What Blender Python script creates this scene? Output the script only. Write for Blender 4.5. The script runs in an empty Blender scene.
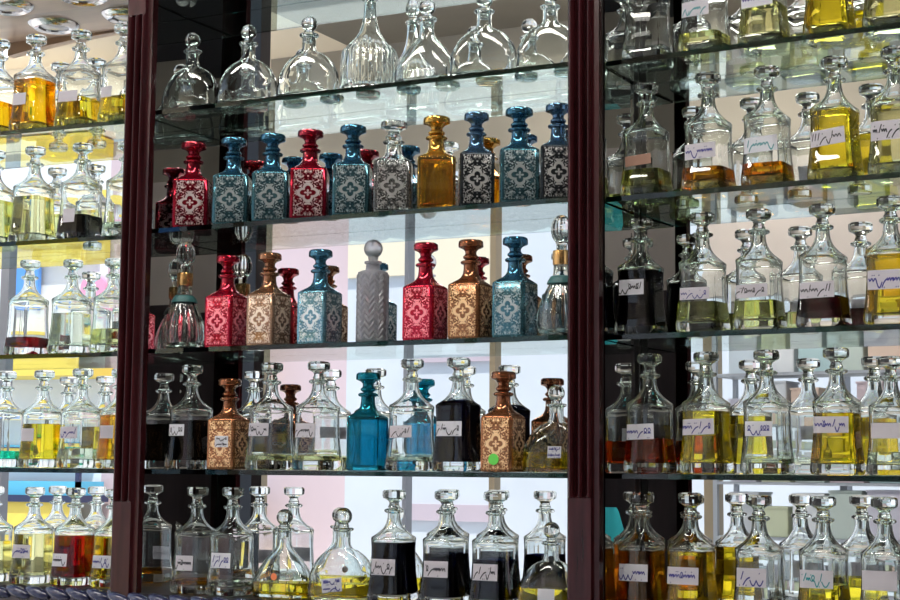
import bpy, bmesh, math, random
from mathutils import Vector, Matrix
random.seed(7)
sc = bpy.context.scene
COL = sc.collection
PI = math.pi
EYE = 1.5

# ------------------------------------------------------------------ camera, world, sun, exposure
THC = 0.47724237; PITCH = 0.10664218; ROLL = 0.00899152
cam_d = bpy.data.cameras.new('camera'); cam = bpy.data.objects.new('camera', cam_d); COL.objects.link(cam)
cam_d.sensor_width = 36.0; cam_d.lens = 36.0 * 1600 / 900
cam_d.clip_start = 0.05; cam_d.clip_end = 200
cp, sp = math.cos(PITCH), math.sin(PITCH)
fw = Vector((0, cp, sp)); up = Vector((0, -sp, cp)); rt = Vector((1, 0, 0))
rt2 = rt * math.cos(ROLL) + up * math.sin(ROLL); up2 = -rt * math.sin(ROLL) + up * math.cos(ROLL)
R = Matrix.Rotation(THC, 3, 'Z')
a, b, c = R @ rt2, R @ up2, R @ (-fw)
M = Matrix(((a.x, b.x, c.x, 0), (a.y, b.y, c.y, -2.64122), (a.z, b.z, c.z, EYE), (0, 0, 0, 1)))
cam.matrix_world = M
sc.camera = cam

w = bpy.data.worlds.new('sky'); sc.world = w; w.use_nodes = True
bg = w.node_tree.nodes['Background']
bg.inputs[0].default_value = (0.66, 0.80, 1.0, 1); bg.inputs[1].default_value = 1.15
sun_d = bpy.data.lights.new('sun', 'SUN'); sun = bpy.data.objects.new('sun', sun_d); COL.objects.link(sun)
sun_d.energy = 4.2; sun_d.angle = math.radians(1.0); sun_d.color = (1.0, 0.95, 0.88)
sun.rotation_euler = Vector((-0.22, -0.38, -0.95)).to_track_quat('-Z', 'Y').to_euler()
sc.view_settings.view_transform = 'Standard'; sc.view_settings.look = 'None'
sc.view_settings.exposure = 0.2; sc.view_settings.gamma = 1.0
try: sc.view_settings.use_curve_mapping = False
except Exception: pass
cy = sc.cycles
cy.max_bounces = 28; cy.transmission_bounces = 24; cy.glossy_bounces = 12; cy.diffuse_bounces = 3
cy.transparent_max_bounces = 16; cy.volume_bounces = 0
cy.caustics_reflective = False; cy.caustics_refractive = False
cy.sample_clamp_indirect = 6.0; cy.sample_clamp_direct = 0.0
cy.use_denoising = True
try: cy.denoiser = 'OPENIMAGEDENOISE'
except Exception: pass

# ------------------------------------------------------------------ materials
def newmat(name):
    m = bpy.data.materials.new(name); m.use_nodes = True; m.node_tree.nodes.clear()
    nt = m.node_tree
    out = nt.nodes.new('ShaderNodeOutputMaterial')
    return m, nt, out
def N(nt, typ, **kw):
    n = nt.nodes.new(typ)
    for k, v in kw.items():
        if k.startswith('i_'): n.inputs[int(k[2:])].default_value = v
        else: setattr(n, k, v)
    return n
def MATH(nt, op, a, b=None, clamp=False):
    n = nt.nodes.new('ShaderNodeMath'); n.operation = op; n.use_clamp = clamp
    for i, x in enumerate((a, b)):
        if x is None: continue
        if isinstance(x, (int, float)): n.inputs[i].default_value = x
        else: nt.links.new(x, n.inputs[i])
    return n.outputs[0]
def rgba(c): return (c[0], c[1], c[2], 1.0)
def principled(name, col, rough=0.5, metal=0.0, coat=0.0, noise=None, bump=None, spec=0.5, emit=None):
    m, nt, out = newmat(name)
    p = N(nt, 'ShaderNodeBsdfPrincipled'); nt.links.new(p.outputs[0], out.inputs[0])
    p.inputs['Base Color'].default_value = rgba(col); p.inputs['Roughness'].default_value = rough
    p.inputs['Metallic'].default_value = metal; p.inputs['Coat Weight'].default_value = coat
    p.inputs['Specular IOR Level'].default_value = spec
    if emit:
        p.inputs['Emission Color'].default_value = rgba(emit[0]); p.inputs['Emission Strength'].default_value = emit[1]
    if noise:   # (scale, amount, stretch vector)
        tc = N(nt, 'ShaderNodeTexCoord'); mp = N(nt, 'ShaderNodeMapping'); mp.inputs['Scale'].default_value = noise[2]
        nz = N(nt, 'ShaderNodeTexNoise'); nz.inputs['Scale'].default_value = noise[0]; nz.inputs['Detail'].default_value = 4
        nt.links.new(tc.outputs['Object'], mp.inputs[0]); nt.links.new(mp.outputs[0], nz.inputs['Vector'])
        cr = N(nt, 'ShaderNodeValToRGB')
        cr.color_ramp.elements[0].position = 0.3; cr.color_ramp.elements[1].position = 0.7
        cr.color_ramp.elements[0].color = rgba([x * (1 - noise[1]) for x in col])
        cr.color_ramp.elements[1].color = rgba([min(1, x * (1 + noise[1])) for x in col])
        nt.links.new(nz.outputs['Fac'], cr.inputs[0]); nt.links.new(cr.outputs[0], p.inputs['Base Color'])
        if bump:
            bp = N(nt, 'ShaderNodeBump'); bp.inputs['Strength'].default_value = bump; bp.inputs['Distance'].default_value = 0.002
            nt.links.new(nz.outputs['Fac'], bp.inputs['Height']); nt.links.new(bp.outputs[0], p.inputs['Normal'])
    return m
def glass(name, col=(1, 1, 1), rough=0.0, ior=1.45, absorb=None):
    m, nt, out = newmat(name)
    g = N(nt, 'ShaderNodeBsdfGlass'); g.inputs['Color'].default_value = rgba(col)
    g.inputs['Roughness'].default_value = rough; g.inputs['IOR'].default_value = ior
    nt.links.new(g.outputs[0], out.inputs[0])
    if absorb:
        v = N(nt, 'ShaderNodeVolumeAbsorption'); v.inputs['Color'].default_value = rgba(absorb[0]); v.inputs['Density'].default_value = absorb[1]
        nt.links.new(v.outputs[0], out.inputs['Volume'])
    return m
def coated(name, col, see=0.35, rough=0.12):
    """coloured, flashed glass: tinted glass under a shiny coloured coat"""
    m, nt, out = newmat(name)
    g = N(nt, 'ShaderNodeBsdfGlass'); g.inputs['Color'].default_value = rgba([min(1, x * 1.15 + .08) for x in col]); g.inputs['IOR'].default_value = 1.45
    p = N(nt, 'ShaderNodeBsdfPrincipled'); p.inputs['Base Color'].default_value = rgba(col); p.inputs['Metallic'].default_value = 0.75
    p.inputs['Roughness'].default_value = rough; p.inputs['Coat Weight'].default_value = 0.6
    mx = N(nt, 'ShaderNodeMixShader'); mx.inputs[0].default_value = see
    nt.links.new(p.outputs[0], mx.inputs[1]); nt.links.new(g.outputs[0], mx.inputs[2]); nt.links.new(mx.outputs[0], out.inputs[0])
    return m
def filigree(name, col, cut, see=0.35, thr=0.0, clear=0.25):
    """coloured coat on a square bottle with a mirrored floral pattern cut through it"""
    m, nt, out = newmat(name)
    tc = N(nt, 'ShaderNodeTexCoord'); sx = N(nt, 'ShaderNodeSeparateXYZ'); nt.links.new(tc.outputs['Object'], sx.inputs[0])
    ax = MATH(nt, 'ABSOLUTE', sx.outputs[0]); ay = MATH(nt, 'ABSOLUTE', sx.outputs[1])
    A = MATH(nt, 'MULTIPLY', MATH(nt, 'MINIMUM', ax, ay), 1 / 0.033)
    v = MATH(nt, 'MULTIPLY', sx.outputs[2], 1 / 0.106)
    vc = MATH(nt, 'ABSOLUTE', MATH(nt, 'SUBTRACT', v, 0.5))
    cb = N(nt, 'ShaderNodeCombineXYZ'); nt.links.new(A, cb.inputs[0]); nt.links.new(MATH(nt, 'MULTIPLY', vc, 3.2), cb.inputs[1])
    nz = N(nt, 'ShaderNodeTexNoise'); nz.inputs['Scale'].default_value = 3.2; nz.inputs['Detail'].default_value = 1.0; nz.inputs['Distortion'].default_value = 1.6
    nt.links.new(cb.outputs[0], nz.inputs['Vector'])
    scroll = MATH(nt, 'SINE', MATH(nt, 'MULTIPLY', nz.outputs['Fac'], 23.0))
    rr = MATH(nt, 'SQRT', MATH(nt, 'ADD', MATH(nt, 'POWER', A, 2.0), MATH(nt, 'POWER', MATH(nt, 'MULTIPLY', vc, 3.2), 2.0)))
    th = MATH(nt, 'ARCTAN2', MATH(nt, 'MULTIPLY', vc, 3.2), A)
    pet = MATH(nt, 'SUBTRACT', MATH(nt, 'ADD', 0.42, MATH(nt, 'MULTIPLY', MATH(nt, 'ABSOLUTE', MATH(nt, 'COSINE', MATH(nt, 'MULTIPLY', th, 2.0))), 0.22)), rr)
    flower = MATH(nt, 'SINE', MATH(nt, 'MULTIPLY', pet, 15.0))
    inr = MATH(nt, 'GREATER_THAN', pet, 0.0)
    pat = MATH(nt, 'ADD', MATH(nt, 'MULTIPLY', scroll, MATH(nt, 'SUBTRACT', 1.0, inr)), MATH(nt, 'MULTIPLY', flower, inr))
    border = MATH(nt, 'MULTIPLY', MATH(nt, 'LESS_THAN', A, 0.80), MATH(nt, 'LESS_THAN', vc, 0.45))
    fac = MATH(nt, 'MULTIPLY', MATH(nt, 'GREATER_THAN', pat, MATH(nt, 'SUBTRACT', 0.42 + thr, MATH(nt, 'MULTIPLY', inr, 0.25))), border)
    g = N(nt, 'ShaderNodeBsdfGlass'); g.inputs['Color'].default_value = rgba([min(1, x * 1.15 + .08) for x in col]); g.inputs['IOR'].default_value = 1.45
    p = N(nt, 'ShaderNodeBsdfPrincipled'); p.inputs['Base Color'].default_value = rgba(col); p.inputs['Metallic'].default_value = 0.7
    p.inputs['Roughness'].default_value = 0.15
    mx = N(nt, 'ShaderNodeMixShader'); mx.inputs[0].default_value = see
    nt.links.new(p.outputs[0], mx.inputs[1]); nt.links.new(g.outputs[0], mx.inputs[2])
    c1 = N(nt, 'ShaderNodeBsdfPrincipled'); c1.inputs['Base Color'].default_value = rgba(cut); c1.inputs['Metallic'].default_value = 0.35; c1.inputs['Roughness'].default_value = 0.3
    c2 = N(nt, 'ShaderNodeBsdfGlass'); c2.inputs['IOR'].default_value = 1.45
    mc = N(nt, 'ShaderNodeMixShader'); mc.inputs[0].default_value = clear
    nt.links.new(c1.outputs[0], mc.inputs[1]); nt.links.new(c2.outputs[0], mc.inputs[2])
    mz = N(nt, 'ShaderNodeMixShader'); nt.links.new(fac, mz.inputs[0])
    nt.links.new(mx.outputs[0], mz.inputs[1]); nt.links.new(mc.outputs[0], mz.inputs[2]); nt.links.new(mz.outputs[0], out.inputs[0])
    return m

CLEAR = glass('clear_glass', (0.975, 0.99, 0.985), 0.0, 1.45)
SHELF = glass('shelf_glass', (0.97, 1.0, 0.985), 0.0, 1.5, absorb=((0.04, 0.42, 0.38), 21.0))
PANE = glass('window_glass', (1, 1, 1), 0.0, 1.0)
MIRROR = principled('mirror', (0.90, 0.92, 0.92), 0.0, 1.0)
WOOD = principled('mahogany', (0.034, 0.006, 0.008), 0.22, 0.0, 0.0, noise=(9, 0.45, (6, 6, .6)), bump=0.25, spec=0.35)
WOODDK = principled('dark_wood', (0.012, 0.008, 0.010), 0.4, 0.0, 0.1, noise=(7, 0.4, (5, 5, .6)))
RAILM = principled('blue_black_lacquer', (0.02, 0.025, 0.07), 0.22, 0.1, 0.4)
TANWOOD = principled('tan_lacquered_wood', (0.92, 0.64, 0.47), 0.35, 0.0, 0.2, noise=(4, 0.15, (1, 5, 1)))
FASCIA = principled('orange_brown_wood', (0.80, 0.55, 0.34), 0.35, 0, .2)
CHROME = principled('chrome', (0.75, 0.72, 0.72), 0.12, 1.0)
LAMP = principled('lamp_glass', (0.6, 0.6, 0.6), 0.1, 0.3)
PAPERB = principled('brown_paper', (0.30, 0.17, 0.12), 0.7)
def paper(name, col):
    m, nt, out = newmat(name)
    d = N(nt, 'ShaderNodeBsdfDiffuse'); d.inputs[0].default_value = rgba(col)
    t = N(nt, 'ShaderNodeBsdfTranslucent'); t.inputs[0].default_value = rgba([x * .9 for x in col])
    mx = N(nt, 'ShaderNodeMixShader'); mx.inputs[0].default_value = 0.5
    nt.links.new(d.outputs[0], mx.inputs[1]); nt.links.new(t.outputs[0], mx.inputs[2]); nt.links.new(mx.outputs[0], out.inputs[0])
    return m
PAPER = paper('label_paper', (0.80, 0.77, 0.82)); PAPERW = paper('white_paper', (0.88, 0.88, 0.93))
INKB = principled('blue_ink', (0.03, 0.03, 0.22), 0.6)
INKK = principled('black_ink', (0.02, 0.02, 0.03), 0.6)
INKT = principled('teal_ink', (0.02, 0.25, 0.28), 0.6)
GREEN = principled('green_sticker', (0.12, 0.62, 0.08), 0.6)
ORANGE = principled('orange_sticker', (0.8, 0.22, 0.08), 0.6)
GOLD = principled('gold_collar', (0.72, 0.42, 0.16), 0.25, 0.9)
TEALR = principled('teal_ribbon', (0.03, 0.12, 0.12), 0.5)
LIQ = {}
for k, col in dict(orange=(1.0, 0.74, 0.10), amber=(0.94, 0.62, 0.14), deepamber=(0.86, 0.50, 0.10), yellow=(0.98, 0.87, 0.20),
                   gold=(0.96, 0.80, 0.14), pale=(0.98, 0.95, 0.70), green=(0.91, 0.91, 0.62), emerald=(0.10, 0.78, 0.62),
                   red=(0.60, 0.02, 0.05), darkred=(0.42, 0.02, 0.05), maroon=(0.16, 0.01, 0.05), redamber=(0.72, 0.22, 0.05),
                   navy=(0.012, 0.016, 0.07), black=(0.012, 0.010, 0.016), clearish=(0.95, 0.97, 0.90)).items():
    LIQ[k] = glass('liquid_' + k, col, 0.0, 1.33)

# ------------------------------------------------------------------ object helpers
def obj(name, mesh, m=None, parent=None, loc=None):
    o = bpy.data.objects.new(name, mesh); COL.objects.link(o)
    if m is not None and len(mesh.materials) == 0: mesh.materials.append(m)
    if parent: o.parent = parent
    if loc is not None: o.location = loc
    return o
def thing(name, label, cat, loc=(0, 0, 0), rotz=0, group=None, scale=1.0):
    o = bpy.data.objects.new(name, None); COL.objects.link(o); o.empty_display_size = 0.05
    o.location = loc; o.rotation_euler = (0, 0, rotz); o.scale = (scale, scale, scale) if isinstance(scale, (int, float)) else scale
    o['label'] = label; o['category'] = cat
    if group: o['group'] = group
    return o
def tag(o, label, cat, group=None):
    o['label'] = label; o['category'] = cat
    if group: o['group'] = group
    return o
def struct(o): o['kind'] = 'structure'; return o
def finish(bm, name, smooth=False, ang=None, recalc=True):
    if recalc: bmesh.ops.recalc_face_normals(bm, faces=bm.faces)
    me = bpy.data.meshes.new(name); bm.to_mesh(me); bm.free()
    if smooth:
        for p in me.polygons: p.use_smooth = True
        if ang: me.set_sharp_from_angle(angle=math.radians(ang))
    return me
def box_bm(bm, x0, x1, y0, y1, z0, z1, bev=0.0):
    vs = [bm.verts.new(p) for p in ((x0, y0, z0), (x1, y0, z0), (x1, y1, z0), (x0, y1, z0), (x0, y0, z1), (x1, y0, z1), (x1, y1, z1), (x0, y1, z1))]
    fs = [bm.faces.new([vs[i] for i in f]) for f in ((0, 3, 2, 1), (4, 5, 6, 7), (0, 1, 5, 4), (1, 2, 6, 5), (2, 3, 7, 6), (3, 0, 4, 7))]
    if bev:
        es = list({e for f in fs for e in f.edges})
        bmesh.ops.bevel(bm, geom=es, offset=bev, segments=2, affect='EDGES')
def box(name, x0, x1, y0, y1, z0, z1, m, parent=None, bev=0.0):
    bm = bmesh.new(); box_bm(bm, x0, x1, y0, y1, z0, z1, bev)
    return obj(name, finish(bm, name), m, parent)
def prism(name, pts, z0, z1, m, parent=None, bev=0):
    bm = bmesh.new()
    lo = [bm.verts.new((p[0], p[1], z0)) for p in pts]; hi = [bm.verts.new((p[0], p[1], z1)) for p in pts]
    n = len(pts)
    fs = [bm.faces.new(lo[::-1]), bm.faces.new(hi)]
    for i in range(n): fs.append(bm.faces.new((lo[i], lo[(i + 1) % n], hi[(i + 1) % n], hi[i])))
    if bev:
        bmesh.ops.bevel(bm, geom=list({e for f in fs for e in f.edges}), offset=bev, segments=1, affect='EDGES')
    return obj(name, finish(bm, name), m, parent)
def loft_bm(bm, rings, n=40, cap0=True, cap1=True, rib=None, phase=0.0):
    """rings: (z, half width, half depth, exponent); exponent 2 is round, 8 square"""
    prev = None; first = None
    for (z, ax, ay, ex) in rings:
        ring = []
        for i in range(n):
            t = 2 * PI * (i + phase) / n
            ct, st = math.cos(t), math.sin(t)
            r = (abs(ct / ax) ** ex + abs(st / ay) ** ex) ** (-1.0 / ex)
            if rib: r *= rib(z, t)
            ring.append(bm.verts.new((r * ct, r * st, z)))
        if prev:
            for i in range(n): bm.faces.new((prev[i], prev[(i + 1) % n], ring[(i + 1) % n], ring[i]))
        else: first = ring
        prev = ring
    if cap0: bm.faces.new(first[::-1])
    if cap1: bm.faces.new(prev)

# ------------------------------------------------------------------ bays of the cabinet
BAY = {'L': ((-0.18239, 0.17979), (0.99792, 0.06452), (-0.06451, 0.99792)),
       'C': ((0.0, 0.0), (1.0, 0.0), (0.0, 1.0)),
       'R': ((0.15363, -0.03693), (0.99826, -0.05889), (0.05889, 0.99826))}
ANG = {'L': 0.06456, 'C': 0.0, 'R': -0.05893}
def P2(bay, u, d):
    O, e, n = BAY[bay]
    return (O[0] + e[0] * u + n[0] * d, O[1] + e[1] * u + n[1] * d)
EXT = {'L': (-2.62, -1.985), 'C': (-2.102, -1.104), 'R': (-1.226, -0.52)}
DEPTH = 0.165
ROWZ = [EYE + h for h in (0.7489, 0.4972, 0.2463, -0.0011, -0.2511)]
BASEZ = ROWZ[4]
TOPZ = EYE + 1.32
FLARE = 0.0

# ------------------------------------------------------------------ the room
struct(box('floor', -8.0, 2.6, -5.4, 0.6, -0.1, 0.0, principled('pale_tile', (0.72, 0.70, 0.68), 0.35, noise=(3, .1, (1, 1, 1)))))
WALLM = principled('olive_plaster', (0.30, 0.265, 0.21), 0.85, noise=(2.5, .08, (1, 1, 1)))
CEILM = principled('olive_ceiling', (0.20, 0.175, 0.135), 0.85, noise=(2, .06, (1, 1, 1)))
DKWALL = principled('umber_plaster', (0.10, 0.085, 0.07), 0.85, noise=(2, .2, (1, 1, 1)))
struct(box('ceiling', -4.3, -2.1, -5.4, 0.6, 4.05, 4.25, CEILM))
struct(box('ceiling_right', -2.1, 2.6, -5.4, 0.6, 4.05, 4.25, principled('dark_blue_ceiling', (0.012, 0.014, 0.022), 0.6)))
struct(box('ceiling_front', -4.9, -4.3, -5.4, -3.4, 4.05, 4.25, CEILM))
struct(box('ceiling_left', -8.0, -4.9, -5.4, -3.4, 4.05, 4.25, principled('lit_ceiling', (0.86, 0.74, 0.56), 0.85)))  # paler than the olive ceiling: brighter light at this end painted in
struct(box('wall_back', -3.6, 2.6, 0.4, 0.6, 0, 4.05, DKWALL))
struct(box('wall_left', -8.2, -8.0, -5.4, 0.6, 0, 4.05, principled('white_plaster', (0.82, 0.82, 0.84), 0.85)))
struct(box('wall_right', 2.6, 2.8, -5.4, 0.6, 0, 4.05, DKWALL))
struct(box('wall_front', -5.50, 2.6, -5.4, -5.2, 3.28, 4.05, WALLM))
struct(box('wall_front_left', -8.0, -5.50, -5.4, -5.2, 3.50, 4.05, principled('lit_plaster', (0.90, 0.80, 0.64), 0.85)))  # stronger light on this end of the front wall, put into its colour
PIER = principled('beige_pier', (0.52, 0.45, 0.40), 0.85, noise=(3, .06, (1, 1, 1)))
o = struct(box('wall_pier', -3.48, 2.6, -5.4, -5.2, 2.42, 3.28, PIER))
o.name = 'wall_front_lintel'
struct(box('wall_front_low', -1.9, 2.6, -5.4, -5.2, 0.0, 2.42, DKWALL))
# shop window: posts and panes
POST = principled('grey_post', (0.22, 0.22, 0.24), 0.4, .3)
TPOST = principled('tan_post', (0.30, 0.23, 0.14), 0.5)
wd = bpy.data.objects.new('window_1', None); COL.objects.link(wd); struct(wd)
for x, m, hw in ((-7.9, POST, .04), (-6.55, POST, .03), (-5.58, TPOST, .012), (-4.56, POST, .012), (-3.99, TPOST, .018), (-3.46, TPOST, .04)):
    box('window_frame', x - hw, x + hw, -5.36, -5.28, 0.0, 3.28, m, wd)
xs = [-7.86, -6.55, -5.62, -4.56, -3.99, -3.46]
box('window_frame', -7.9, -3.44, -5.36, -5.28, 0.0, 0.12, POST, wd)
# second opening, right of the pier
box('window_frame', -1.98, -1.9, -5.36, -5.28, 0.0, 2.42, TPOST, wd)
box('window_frame', -2.72, -2.68, -5.36, -5.28, 0.0, 2.42, POST, wd)

struct(box('added_post_1', -3.108, -3.053, -1.56, -1.50, 0.0, 4.05, WOODDK))  # unseen post added to give the dark band in the middle mirror
# ------------------------------------------------------------------ outside
struct(box('ground', -40, 30, -9.2, -5.4, -0.12, -0.02, principled('pale_paving', (0.62, 0.62, 0.62), 0.8, noise=(2, .1, (1, 1, 1)))))
FAC_LIT = principled('overlit_white_render', (0.84, 0.85, 0.88), 0.8)  # whiter copy of the white render: glare in the left mirrors put into colour
FAC = principled('white_render', (0.62, 0.66, 0.72), 0.8, noise=(1.2, .05, (1, 1, 1)))
PINK = principled('pink_render', (0.64, 0.50, 0.53), 0.8, noise=(1.2, .05, (1, 1, 1)))
CREAM = principled('cream_render', (0.82, 0.72, 0.55), 0.8)
LAV = principled('lavender_band', (0.52, 0.44, 0.50), 0.7)
bld = thing('street_facade', 'white and pink sunlit building across the street, seen in the mirrors', 'building', (0, -9.2, 0))
def bpart(name, x0, x1, z0, z1, m, y0=0.0, y1=0.25):
    box(name, x0, x1, -y1, -y0, z0, z1, m, bld)
bpart('wall', -16, -8.25, 0, 6.5, FAC_LIT); bpart('wall', -8.25, -7.32, 0, 6.5, PINK)
bpart('wall', -7.32, 4, 0, 6.5, FAC)
def bfront(name, x0, x1, z0, z1, m, t=0.04): box(name, x0, x1, 0.0, t, z0, z1, m, bld)
bfront('band', -6.66, -5.87, EYE - .42, EYE - .28, LAV)
bfront('band', -6.66, -5.87, EYE + .93, EYE + 1.02, LAV)
bfront('panel', -6.62, -5.90, EYE + 1.25, EYE + 2.2, CREAM)
bfront('panel', -7.3, -6.7, EYE + 1.7, EYE + 2.3, CREAM)

YEL = principled('yellow_cloth', (0.90, 0.66, 0.12), 0.7); BLU = principled('blue_sign', (0.12, 0.34, 0.85), 0.6); PNK = principled('pink_disc', (0.90, 0.36, 0.55), 0.6)
DRK = principled('dark_counter', (0.03, 0.04, 0.10), 0.5); CYA = principled('cyan_band', (0.12, 0.50, 0.72), 0.6)
st = thing('market_stall', 'stall with yellow awning and blue counter across the street, seen in the left mirrors', 'stall', (-8.75, -8.95, 0))
box('counter', -.55, .55, -.2, .2, 0, EYE - .62, YEL, st); box('counter_front', -.52, .52, .2, .22, EYE - .95, EYE - .30, YEL, st)
box('counter_top', -.6, .6, -.22, .26, EYE - .30, EYE - .24, DRK, st); box('goods_band', -.56, .56, -.2, .2, EYE - .24, EYE - .12, CYA, st)
for sx_ in (-.54, .54): box('post', sx_ - .02, sx_ + .02, .16, .2, EYE - .24, EYE + .98, DRK, st)
box('awning', -.62, .62, -.2, .35, EYE + .80, EYE + .98, YEL, st)
def sign(x, z, w_, h_, m, lab, rnd=False):
    t = thing('sign_board', lab, 'sign', (x, -9.14, z), 0, 'blank coloured boards on the facade')
    if rnd:
        bm = bmesh.new(); bmesh.ops.create_cone(bm, cap_ends=True, segments=32, radius1=w_ / 2, radius2=w_ / 2, depth=.05, matrix=Matrix.Rotation(PI / 2, 4, 'X'))
        obj('panel', finish(bm, 'disc'), m, t)
    else: box('panel', -w_ / 2, w_ / 2, -.02, .03, -h_ / 2, h_ / 2, m, t)
sign(-9.10, EYE + 1.72, .34, .30, BLU, 'small blue board on the white facade at far left')
sign(-8.62, EYE + 1.98, .62, .16, YEL, 'long yellow board on the white facade')
sign(-8.35, EYE + 1.62, .26, .26, PNK, 'round pink disc on the white facade', True)
sign(-9.12, EYE + 2.35, .40, .42, BLU, 'tall blue board high on the white facade')
sign(-8.45, EYE + 2.42, .70, .20, YEL, 'wide yellow board high on the white facade')
# goods rack by the shop window, seen in the right mirrors
rk = thing('goods_rack', 'low open rack of boxes by the shop window, seen in the right mirrors', 'rack', (-2.62, -4.98, 0))
RKM = principled('grey_rack', (0.35, 0.37, 0.40), 0.5)
for z in (.62, .90, 1.18, 1.46, 1.74, 2.02): box('shelf', -.62, .62, -.14, .14, z - .015, z, RKM, rk)
for x in (-.61, .61):
    for y in (-.13, .13): box('post', x - .012, x + .012, y - .012, y + .012, 0, 2.28, RKM, rk)
random.seed(21)
cn = [('pale blue', (.45, .60, .72)), ('sage green', (.40, .55, .42)), ('pink', (.72, .42, .46)), ('white', (.78, .80, .82)), ('orange', (.80, .40, .16)), ('grey', (.4, .42, .46)), ('yellow-green', (.62, .68, .22)), ('teal', (.16, .48, .50)), ('lavender', (.56, .50, .66))]
lv = ['lowest', 'second', 'third', 'fourth', 'fifth', 'top']
for li, z in enumerate((.62, .90, 1.18, 1.46, 1.74, 2.02)):
    x = -.55; order = random.sample(cn, 6)
    for nm, c_ in order:
        w_ = random.uniform(.13, .19); h_ = random.uniform(.12, .235)
        if x + w_ > .58: break
        mm = bpy.data.materials.get('carton_' + nm) or principled('carton_' + nm, [.35 + .45 * q for q in c_], .6)
        t = thing('carton', '%s carton on the %s shelf of the goods rack' % (nm, lv[li]), 'box', (-2.62 + x + w_ / 2, -4.98, z + .0005), 0, 'cartons on the goods rack')
        box('box_body', -w_ / 2, w_ / 2, -.09, .09, 0, h_, mm, t, .004); box('lid', -w_ / 2 - .003, w_ / 2 + .003, -.093, .093, h_, h_ + .012, mm, t)
        x += w_ + .025
# ------------------------------------------------------------------ fill lamps added under the ceiling to brighten the shop
EM = principled('fill_glow', (1, 1, 1), 0.5, emit=((1.0, 0.95, 0.88), 30.0))
for i, (x, y) in enumerate(((-3.0, -1.5), (-1.2, -1.5), (0.3, -1.6), (-6.6, -4.55), (-3.0, -4.3))):
    t = thing('fill_light', 'added fill lamp at the shop ceiling, %s' % ('nearest the left bay', 'above the middle of the floor', 'nearest the right wall', 'in the far corner by the shop window', 'in front of the beige lintel')[i], 'fill light', (x, y, 4.05), 0, 'added fill lamps')
    box('frame', -.65, .65, -.17, .17, -.05, 0, CHROME, t); box('diffuser', -.62, .62, -.14, .14, -.07, -.05, EM, t)
t = thing('storage_cupboard', 'tall black wooden cupboard facing the display case, seen only in the mirrors', 'cupboard', (0.3, -4.95, 0))
box('body', -1.9, 2.1, -.22, .22, 0, 2.45, WOODDK, t)
for i in range(5):
    d = box('door', -1.88 + i * .8, -1.12 + i * .8, .22, .245, .08, 2.40, WOODDK, t, .004)
    box('handle', -1.16 + i * .8, -1.14 + i * .8, .245, .265, 1.1, 1.25, CHROME, d)

TEALC = principled('teal_cloth', (0.02, 0.38, 0.42), 0.8)
t = thing('cloth_bag', 'teal cloth bag hanging on the black cupboard, seen only in the mirrors', 'bag', (.62, -4.60, EYE - .40), 0, None, .6)
bm = bmesh.new(); loft_bm_ = [(0, .16, .03), (.04, .20, .05), (.2, .21, .055), (.34, .17, .035), (.38, .15, .02)]
pr = None
for z, ax_, ay_ in loft_bm_:
    rg_ = [bm.verts.new((ax_ * math.cos(2 * PI * i / 24) * (1 + .05 * math.sin(5 * i)), ay_ * math.sin(2 * PI * i / 24), z)) for i in range(24)]
    if pr: [bm.faces.new((pr[i], pr[(i + 1) % 24], rg_[(i + 1) % 24], rg_[i])) for i in range(24)]
    else: bm.faces.new(rg_[::-1])
    pr = rg_
bm.faces.new(pr); obj('bag_body', finish(bm, 'bag', True, 50), TEALC, t)
box('strap', -.012, .012, -.01, .01, .38, .62, TEALC, t)
# ------------------------------------------------------------------ display cabinet
cab = thing('display_cabinet', 'mahogany display cabinet with mirrored bays and fluted pilasters', 'cabinet', (0, 0, 0))
for bname in 'LCR':
    u0, u1 = EXT[bname]
    a0, a1, b1, b0 = P2(bname, u0 - .04, DEPTH), P2(bname, u1 + .04, DEPTH), P2(bname, u1 + .04, DEPTH + .005), P2(bname, u0 - .04, DEPTH + .005)
    prism('mirror', (a0, a1, b1, b0), BASEZ, TOPZ, MIRROR, cab)
    a0, a1, b1, b0 = P2(bname, u0 - .06, DEPTH + .006), P2(bname, u1 + .04, DEPTH + .006), P2(bname, u1 + .04, DEPTH + .03), P2(bname, u0 - .06, DEPTH + .03)
    prism('back_panel', (a0, a1, b1, b0), BASEZ - 1.2, TOPZ, WOODDK, cab)
    a0, a1, b1, b0 = P2(bname, u0 - .03, -.012), P2(bname, u1 + .03, -.012), P2(bname, u1 + .03, DEPTH), P2(bname, u0 - .03, DEPTH)
    prism('base_board', (a0, a1, b1, b0), BASEZ - .03, BASEZ, WOODDK, cab)
    a0, a1, b1, b0 = P2(bname, u0 - .03, .02), P2(bname, u1 + .03, .02), P2(bname, u1 + .03, .04), P2(bname, u0 - .03, .04)
    prism('plinth', (a0, a1, b1, b0), 0.0, BASEZ - .03, WOOD, cab)
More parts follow.
